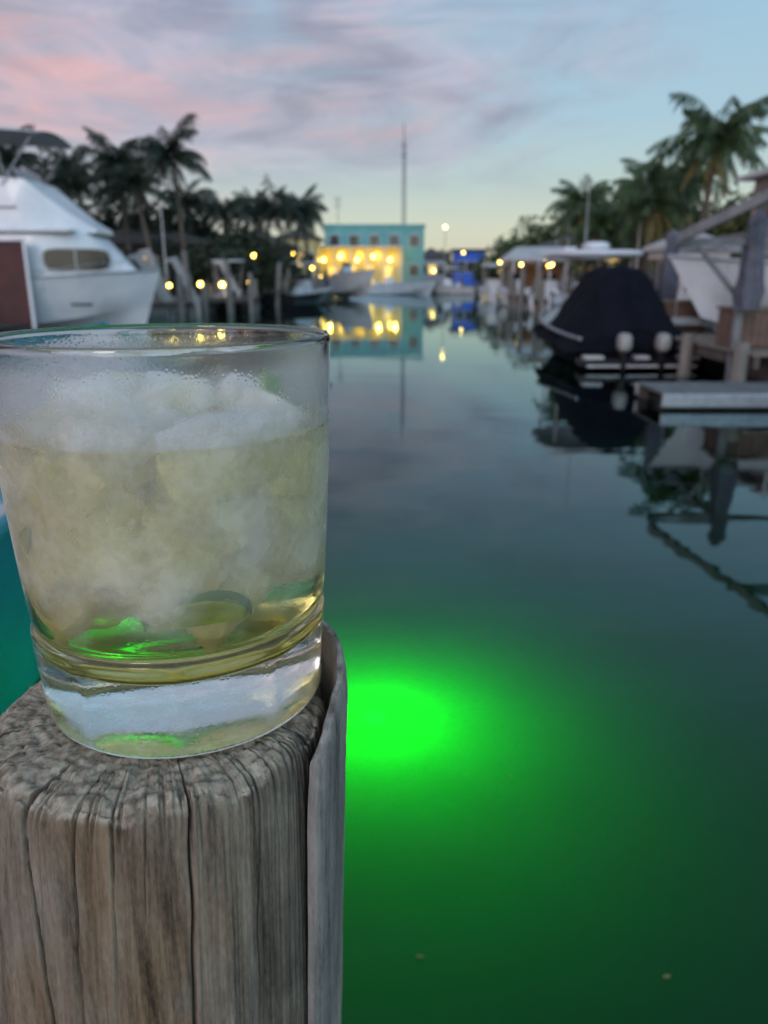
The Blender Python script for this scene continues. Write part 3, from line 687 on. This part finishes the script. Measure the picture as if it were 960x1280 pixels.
# boat lift, right
bl=root('boat_lift',(0,0,0))
p=P()
for x,y in [(6.22,13.9),(7.05,20.2),(9.3,18.9),(8.9,13.6)]: p.beam((x,y,-1.5),(x,y,2.5),.14,.14)
p.make('posts',GREYP,bl,bevel=.02)
p=P()
p.beam((4.95,13.75,2.45),(9.3,13.6,2.45),.12,.12); p.beam((7.0,20.2,2.5),(9.6,18.9,2.5),.14,.16)
p.beam((4.9,13.5,2.50),(6.5,11.6,3.5),.12,.16); p.beam((6.3,13.9,2.56),(7.1,20.2,2.6),.1,.12)
p.beam((5.3,13.7,2.38),(6.2,13.9,1.5),.06,.08)
p.beam((5.9,12.2,3.25),(7.6,12.2,3.25),.10,.12)
p.make('top_beams',GREYP,bl,bevel=.01)
p=P()
for x,y,k in ((6.22,13.6,1),(8.9,13.5,1),(6.75,19.0,1.05),(9.3,18.8,.9)):
    rr=[]
    for h,r_ in ((0,.19),(.3,.22),(.7,.16),(1.1,.12),(1.45,.14),(1.55,.12),(1.65,.04),(1.67,.001)):
        rr.append([(x+k*r_*(1+.2*math.sin(5*a+h*3)+.08*math.sin(9*a+h*7))*math.cos(a),y+k*r_*(1+.2*math.sin(5*a+h*3))*math.sin(a),1.35+h*.95) for a in [2*math.pi*q/32 for q in range(32)]])
    p.loft(rr,closed=True)
p.make('motor_covers',COVER,bl,smooth=True)
p=P()
for x,y in ((6.9,15.0),(6.9,17.4)):
    p.beam((6.3,y,.95),(9.2,y,.95),.12,.16); p.tube([(6.4,y,.95),(6.4,y,2.4)],.012,6)
p.make('cradle',METAL,bl)
p=P(); p.beam((6.75,19.0,-1.4),(6.75,19.0,1.4),.14,.14); p.make('short_post',GREYP,bl)
wb=console_boat('lifted_boat',(10.0,16.8,1.05),rad(176),6.4,2.5,n=1,top=False,zs=.80,zb=1.25,hm=GEL)

# ---------------------------------------------------------------- dock lamps
def dock_lamp(x,y,z,h=.5,r=.11,mat=BULB):
    rt=root('dock_lamp',(x,y,z))
    p=P(); p.tube([(0,0,0),(0,0,h)],[.04,.035],8); p.tube([(0,0,h),(0,0,h+.05)],[.08,.09],10); p.make('lamp_post',GREYP,rt)
    p=P(); p.ball((0,0,h+.05+r*.8),(r,r,r),nu=12,nv=8); p.make('globe',mat,rt,smooth=True)
    p=P(); p.tube([(0,0,h+.05+r*1.7),(0,0,h+.10+r*1.8)],[r*1.1,r*.3],10); p.make('cap',GREYP,rt)
for x,y,h in ((-10.6,39.5,.55),(-9.9,43.2,.55),(-9.0,44.5,.5),(-9.3,48.5,.7),(-8.5,50.5,.6),(-8.2,51.0,2.2),(-7.7,55,.6),(-6.9,62,2.6),(-7.1,60,.6),(-5.9,66,1.6),(-5.6,70,.9)):
    dock_lamp(x,y,.76,h,R.uniform(.09,.14))
for x,y,h in ((8.9,62,2.0),(10.2,50,1.6),(13.2,57,2.2),(12,58,2.2),(10.6,74,1.4)):
    dock_lamp(x,y,.76,h,R.uniform(.07,.10))
dock_lamp(6.9,92,.76,6.2,.14,BULBF); dock_lamp(9.3,95,.76,3.6,.10,BULBF); dock_lamp(5.6,91,.76,1.5,.12,BULBF)

# ---------------------------------------------------------------- buildings
def house(name,x0,x1,y0,y1,h,wall,roof,rtype='hip',rh=1.6,win=3,z0=GZ,lit=(),ov=.5,floors=1):
    rt=root(name,((x0+x1)/2,(y0+y1)/2,z0)); a,b_=(x1-x0)/2,(y1-y0)/2
    p=P(); p.box((0,0,h/2),(2*a,2*b_,h)); p.make('walls',wall,rt)
    A,Bb=a+ov,b_+ov; p=P()
    if rtype=='hip':
        rg=max(0,A-Bb)*.9
        p.add([(-A,-Bb,h),(A,-Bb,h),(A,Bb,h),(-A,Bb,h),(-rg-.01,0,h+rh),(rg+.01,0,h+rh),(-A,-Bb,h-.15),(A,-Bb,h-.15),(A,Bb,h-.15),(-A,Bb,h-.15)],[(0,1,5,4),(1,2,5),(2,3,4,5),(3,0,4),(6,7,1,0),(7,8,2,1),(8,9,3,2),(9,6,0,3),(9,8,7,6)])
    else:
        p.box((0,0,h+rh/2),(2*A,2*Bb,rh))
    p.make('roof',roof,rt)
    fh=h/floors; fr=P(); wn=P(); wl=P()
    for f in range(floors):
        for i in range(win):
            cx=-a+(i+.5)*2*a/win; cz=f*fh+fh*.55; tgt=wl if (f,i) in lit else wn
            tgt.box((cx,-b_-.02,cz),(1.0,.06,1.2))
            for dx in (-.54,.54): fr.box((cx+dx,-b_-.04,cz),(.08,.1,1.36))
            for dz in (-.64,.64): fr.box((cx,-b_-.045,cz+dz),(1.0,.1,.08))
            fr.box((cx,-b_-.06,cz),(.04,.05,1.2))
        for sx in (-1,1):
            for j in range(2):
                cy=-b_+(j+.5)*b_; wn.box((sx*(a+.02),cy,f*fh+fh*.55),(.06,1.0,1.1))
    fr.make('window_frames',GEL2,rt)
    if wn.v: wn.make('windows',TINT,rt)
    if wl.v: wl.make('lit_windows',WINL,rt)
    return rt
tb=house('teal_waterfront_building',-6.8,4.6,93,104,6.4,TEAL,TEAL,'flat',.35,5,lit=(),ov=.12,floors=2)
p=P(); p.box((-1.6,-7.2,4.25),(9.6,3.2,.16)); p.make('porch_roof',GEL2,tb)
p=P()
for i in range(6): p.tube([(-6.2+i*1.84,-8.6,0),(-6.2+i*1.84,-8.6,4.2)],.09,8)
p.make('porch_posts',GEL,tb)
p=P(); p.box((-1.5,-5.56,2.1),(9.6,.08,4.1)); p.make('porch_wall',YELW,tb)
p=P()
for i in range(4): p.box((-4.8+i*2.1,-5.63,1.15),(.95,.06,2.1))
for i in range(3): p.box((-3.8+i*2.1,-5.63,3.4),(.7,.06,.8))
p.make('porch_doors_and_transoms',WINL,tb)
p=P()
for i in range(5): p.ball((-5.8+i*1.9,-5.8,2.9+.35*(i%2)),(.12,.12,.16),nu=10,nv=8)
p.make('wall_sconces',BULBF,tb,smooth=True)
for i in range(5):
    l=bpy.data.lights.new('porch_light','POINT'); l.energy=62; l.color=(1,.66,.15); l.shadow_soft_size=.15
    o=bpy.data.objects.new('porch_light_%d'%i,l); sc.collection.objects.link(o); o.parent=tb; o.location=(-5.2+i*1.9,-6.7,3.1)
for nm,x0,x1,y0,y1,h in (('waterfront_house',-21,-11.5,52,62,3.2),('waterfront_house',-14,-8.2,66,76,3.6),('waterfront_house',-40,-24,44,58,4.2)):
    house(nm,x0,x1,y0,y1,h,DHOUSE,ROOFD,'hip',1.5,4,lit=((0,2),))
house('tan_house',-10.5,-7.2,84,92,5.0,YELW,ROOFD,'hip',1.2,3,lit=((0,0),(0,1)))
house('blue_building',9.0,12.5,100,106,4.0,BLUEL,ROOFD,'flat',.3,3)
house('distant_house',4.8,8.6,112,120,3.6,GEL2,ROOFD,'hip',1.4,3,lit=((0,1),))
bh=root('boathouse',(12.0,60,GZ))
p=P(); p.add([(-3.1,-3,2.3),(3.1,-3,2.3),(3.1,3,2.3),(-3.1,3,2.3),(-2.2,0,3.2),(2.2,0,3.2),(-3.1,-3,2.15),(3.1,-3,2.15),(3.1,3,2.15),(-3.1,3,2.15)],[(0,1,5,4),(1,2,5),(2,3,4,5),(3,0,4),(6,7,1,0),(7,8,2,1),(8,9,3,2),(9,6,0,3),(9,8,7,6)]); p.make('roof',ROOFW,bh)
p=P()
for x in (-2.8,-1,1,2.8):
    for y in (-2.7,2.7): p.box((x,y,1.07),(.16,.16,2.15))
p.make('posts',GEL,bh)
p=P(); p.box((0,2.3,1.0),(5.2,.1,2.0)); p.make('back_wall',BROWN,bh)
p=P()
for x in (-2.2,0,2.2): p.ball((x,-2.4,1.9),(.08,.08,.10),nu=10,nv=8)
p.make('lanterns',BULBF,bh)
l=bpy.data.lights.new('boathouse_light','POINT'); l.energy=60; l.color=(1,.6,.2); l.shadow_soft_size=.15
o=bpy.data.objects.new('boathouse_lamp',l); sc.collection.objects.link(o); o.parent=bh; o.location=(0,-.5,1.7)
rh=house('balcony_house',13.4,24,26,30,4.6,PINKW,ROOFW,'hip',.8,5,lit=(),ov=.5,floors=2)
p=P(); p.box((-4.6,-2.9,2.30),(3.4,1.7,.14)); p.make('balcony_floor',CONC,rh)
p=P()
for x in (-6.2,-4.6,-3.0): p.box((x,-3.65,1.12),(.12,.12,2.22)); p.box((x,-3.65,3.4),(.10,.10,2.0))
for i in range(28): p.box((-6.2+i*.118,-3.67,2.82),(.03,.03,.8))
p.box((-4.6,-3.67,3.24),(3.3,.07,.05)); p.box((-4.6,-3.67,2.44),(3.3,.05,.05))
p.beam((-7.4,-3.4,.2),(-6.0,-3.4,2.3),.25,.1)
p.make('balcony_railing',GEL2,rh)
house('white_shed',10.3,12.4,29,31.5,2.2,GEL2,ROOFW,'hip',.6,1,ov=.2)
house('waterfront_house',13,22,66,76,3.4,PINKW,ROOFD,'hip',1.5,4,lit=((0,1),(0,2)))
rm=root('radio_mast',(2.65,112,GZ)); p=P()
Hm=20.5
for k in range(3):
    a=2*math.pi*k/3; p.tube([(.30*math.cos(a),.30*math.sin(a),0),(.22*math.cos(a),.22*math.sin(a),Hm-2.5)],.07,6)
nseg=24
for i in range(nseg):
    z=i*(Hm-2.5)/nseg; z2=(i+1)*(Hm-2.5)/nseg
    for k in range(3):
        a=2*math.pi*k/3; a2=2*math.pi*(k+1)/3; p.tube([(.28*math.cos(a),.28*math.sin(a),z),(.28*math.cos(a2),.28*math.sin(a2),z2)],.045,4)
p.tube([(0,0,Hm-2.6),(0,0,Hm)],[.10,.06],6); p.tube([(-.5,0,Hm-4),(.5,0,Hm-4)],.05,4)
p.make('lattice',GREYP,rm)
ra=root('roof_antenna',(-5.5,98,GZ+6.7)); p=P(); p.tube([(0,0,0),(0,0,3.4)],.05,6)
for z in (2.2,2.6,3.0,3.3): p.tube([(-.5,0,z),(.5,0,z)],.03,4)
p.make('mast_and_elements',GREYP,ra)
for x,y,h in ((11.9,38,5.6),(10.4,46,5.0),(14.0,66,5.5),(-12.2,45,5.0)):
    u=root('flag_pole',(x,y,GZ)); p=P(); p.tube([(0,0,0),(0,0,h)],[.06,.03],8); p.ball((0,0,h),(.06,.06,.06),nu=8,nv=6); p.make('pole',GEL2,u,smooth=True)
for x,y,lx,h in ((-8.1,42,-.1,2.6),(-9.9,40.5,-.1,3.0),(-6.7,50,.2,2.6),(-6.0,55,0,2.4),(-5.0,60,.1,2.4),(7.7,40,0,2.3),(7.9,46,.05,2.4),(8.2,52,0,2.2)):
    u=root('mooring_piling',(x,y,0)); p=P(); p.tube([(0,0,-1.5),(lx*.1,0,.2),(lx,0,h)],[.19,.18,.15],12); p.tube([(lx,0,h),(lx*1.03,0,h+.12)],[.17,.02],12); p.make('post',GREYW,u,smooth=True)

# ---------------------------------------------------------------- palms & foliage
def palm(x,y,h,Rr,seed,lean=(0,0),fm=FROND,nf=24,dry=3,z0=GZ,name='palm_tree'):
    rg=random.Random(seed); rt=root(name,(x,y,z0)); H_=h-z0
    pts=[];rs=[]
    for i in range(17):
        t=i/16; pts.append((lean[0]*t**1.8,lean[1]*t**1.8,H_*t)); rs.append(.17-.07*t+(.07*(1-t)**6)+(.008 if i%2 else 0))
    p=P(); p.tube(pts,rs,12); p.make('trunk',TRUNK,rt,smooth=True)
    top=Vector(pts[-1]); pg=P(); pd=P(); ps=P()
    wind=rg.uniform(-.5,.5)
    for i in range(nf+dry):
        isd=i>=nf; az=i*2.39996+rg.uniform(-.35,.35)
        e0=rad(80-95*(i/nf)+rg.uniform(-14,14)) if not isd else rad(-40+rg.uniform(-20,10))
        droop=rad(rg.uniform(55,115)) if not isd else rad(45)
        Ln=Rr*rg.uniform(.75,1.25)*(1 if not isd else .8); n=11; q=top.copy(); dirs=[];pp=[q.copy()]
        for j in range(n):
            el=max(e0-droop*((j+1)/n)**1.4,rad(-88)); a2=az+wind*.5*(j/n); d=Vector((math.cos(el)*math.cos(a2),math.cos(el)*math.sin(a2),math.sin(el))); q=q+d*Ln/n; pp.append(q.copy()); dirs.append(d)
        ps.tube(pp,[.03*(1-.8*j/n) for j in range(n+1)],4,cap=False)
        side=Vector((-math.sin(az),math.cos(az),0)); tgt=pd if isd else pg
        for j in range(1,n):
            for m_ in range(3):
                f=m_/3; c=pp[j].lerp(pp[j+1],f); s_=(j+f)/n; ln=Ln*.32*math.sin(math.pi*min(1,(s_*.92+.10)))**.6*rg.uniform(.6,1.15)
                for sg in (-1,1):
                    if rg.random()<.08: continue
                    d=(side*sg*.8+dirs[j]*.65+Vector((0,0,-.6-rg.uniform(0,.8)))).normalized(); wv=dirs[j]*.030*max(1,Rr/2.2)*rg.uniform(.7,1.3)
                    t_=c+d*ln+Vector((0,0,-.15*ln)); mid=c+d*ln*.5
                    tgt.add([c-wv*.6,c+wv*.6,mid+wv,t_,mid-wv],[(0,1,2,3,4)])
    pg.make('fronds',fm,rt); ps.make('frond_stems',fm,rt)
    if pd.v: pd.make('dry_fronds',FRONDY if fm!=FROND else TRUNK,rt)
    return rt
LP=[(-21.5,50,8.6,2.6),(-19.0,50,8.0,2.3),(-24,47,8.5,2.6),(-15.4,49,8.2,2.5),(-16.8,54,7.6,2.5),(-12.0,49,8.6,3.0),(-10.6,54,6.0,2.0),(-13.5,56,6.6,2.3),(-8.4,56,6.2,2.4),(-6.7,60,6.4,2.5),(-5.9,64,6.8,2.3),(-9.3,60,6.3,2.3),(-30,50,8.8,2.8),(-17.8,46,6.6,2.2),(-22,44,6.8,2.4),(-13.4,47,6.8,2.2),(-19.5,44,6.2,2.2)]
for i,(x,y,h,r_) in enumerate(LP): palm(x,y,h,r_,100+i,lean=(R.uniform(-.8,.8),R.uniform(-.5,.5)))
RP=[(13.3,34.5,7.2,2.6,FRONDR,(.4,0),9),(11.2,45,5.6,2.4,FRONDR,(-.3,0),4),(13.2,41,5.8,2.5,FRONDR,(0,0),6),(12.2,37,5.0,2.2,FRONDR,(0,0),7),(14.5,42,6.1,2.4,FRONDR,(.3,0),6),(10.8,40.5,4.2,1.9,FRONDR,(0,0),5),(16.5,50,6.0,2.6,FRONDR,(0,0),4),(12.5,52,5.4,2.4,FRONDR,(0,0),2)]
for i,(x,y,h,r_,fm,ln,dr) in enumerate(RP): palm(x,y,h,r_,300+i,lean=ln,fm=fm,dry=dr,nf=34 if i==0 else 26)
def foliage(name,blobs,n,size,mat,seed,trunks=True):
    rg=random.Random(seed); rt=root(name,(0,0,0)); p=P(); tot=sum(b[3]*b[5] for b in blobs)
    for b_ in blobs:
        k=int(n*b_[3]*b_[5]/tot)
        for _ in range(k):
            while True:
                d=Vector((rg.gauss(0,1),rg.gauss(0,1),rg.gauss(0,1))).normalized(); rr_=rg.random()**.45
                rr_*=1+.45*noise.noise(d*2.4+Vector((b_[0],b_[1],0)))
                c=Vector((b_[0]+d.x*rr_*b_[3],b_[1]+d.y*rr_*b_[4],b_[2]+d.z*rr_*b_[5]))
                if noise.noise(c*.9)>-.22: break
            a=Vector((rg.gauss(0,1),rg.gauss(0,1),rg.gauss(0,1))).normalized(); u=a.orthogonal().normalized(); v=a.cross(u); s_=size*rg.uniform(.6,1.4)
            p.add([c-u*s_,c-v*s_*.45,c+u*s_,c+v*s_*.45],[(0,1,2,3)])
    p.make('leaves',mat,rt)
    if trunks:
        p=P()
        for b_ in blobs:
            for q in range(3):
                x=b_[0]+rg.uniform(-.5,.5)*b_[3]; y=b_[1]+rg.uniform(-.3,.3)*b_[4]
                p.tube([(x,y,GZ-.1),(x+rg.uniform(-.4,.4),y,b_[2]*.6),(b_[0]+rg.uniform(-.6,.6)*b_[3],b_[1],b_[2]+b_[5]*.4)],[.14,.1,.03],7)
        p.make('trunks_and_limbs',TRUNK,rt,smooth=True)
def lh(x): return 6.6 if x<-13 else (6.6-(x+13)*.45)
bl_=[(x,R.uniform(52,60),lh(x)*R.uniform(.50,.66),R.uniform(2.0,3.0),2.2,lh(x)*R.uniform(.38,.52)) for x in [-34+i*1.9 for i in range(15)]]
foliage('shrub_trees',bl_,26000,.22,LEAFD,1)
bl_=[(x,R.uniform(47,51),R.uniform(1.8,2.8),R.uniform(1.4,2.2),1.5,R.uniform(1.2,2.0)) for x in [-25+i*1.9 for i in range(9)]]
foliage('shrub_trees',bl_,9000,.16,LEAFD,2)
foliage('mangrove_trees',[(12.6,82,3.2,2.3,2.5,2.6),(15.5,84,4.0,3.0,3,3.4),(19,82,4.8,3.2,3,3.6),(22.5,80,4.6,3.4,3,4.2),(26,78,5,3.5,3,4.4),(10.6,86,2.2,1.4,2,1.8)],16000,.24,LEAFM,3)
foliage('hedge_trees',[(12.6,47,2.6,1.9,1.8,1.8),(15,46,3.2,2.2,2,2.4),(17.5,44,3.6,2.4,2,2.8),(20,42,3.6,2.5,2,3),(13.4,37,2.6,1.5,1.2,1.7),(15.6,36,3.2,1.6,1.5,2.2)],13000,.16,LEAFY,4)
foliage('distant_trees',[(-B/60+i*6+R.uniform(-1,1),R.uniform(125,140),R.uniform(1.8,3.2),4.5,3,R.uniform(2.0,3.2)) for i in range(24)],14000,.4,LEAFD,5)

for x,y,s_ in ((.105,1.757,.014),(.80,1.69,.012),(.5,2.6,.010)):
    rt=root('floating_leaf',(x,y,.004),R.uniform(0,6)); p=P()
    p.loft([[(t*s_,-.45*s_*math.sin(math.pi*(t+1)/2),.001*abs(t)),(t*s_,0,.0),(t*s_,.45*s_*math.sin(math.pi*(t+1)/2),.002)] for t in [-1+i*.25 for i in range(9)]]); p.make('blade',FRONDY,rt)
rt=root('mooring_buoy',(5.9,24.5,.1)) ; p=P(); p.ball((0,0,0),(.18,.18,.22)); p.tube([(0,0,.2),(0,0,.32)],.03,8); p.make('float',ORANGE,rt,smooth=True)

# ---------------------------------------------------------------- camera
cam=bpy.data.cameras.new('camera'); co=bpy.data.objects.new('camera',cam); sc.collection.objects.link(co); sc.camera=co
co.location=(0,0,CAMZ); co.rotation_euler=(rad(90-17.1),0,0)
cam.sensor_fit='VERTICAL'; cam.sensor_height=36; cam.sensor_width=27; cam.lens=27
cam.clip_start=.01; cam.clip_end=6000
cam.dof.use_dof=True; cam.dof.focus_distance=.192; cam.dof.aperture_fstop=18
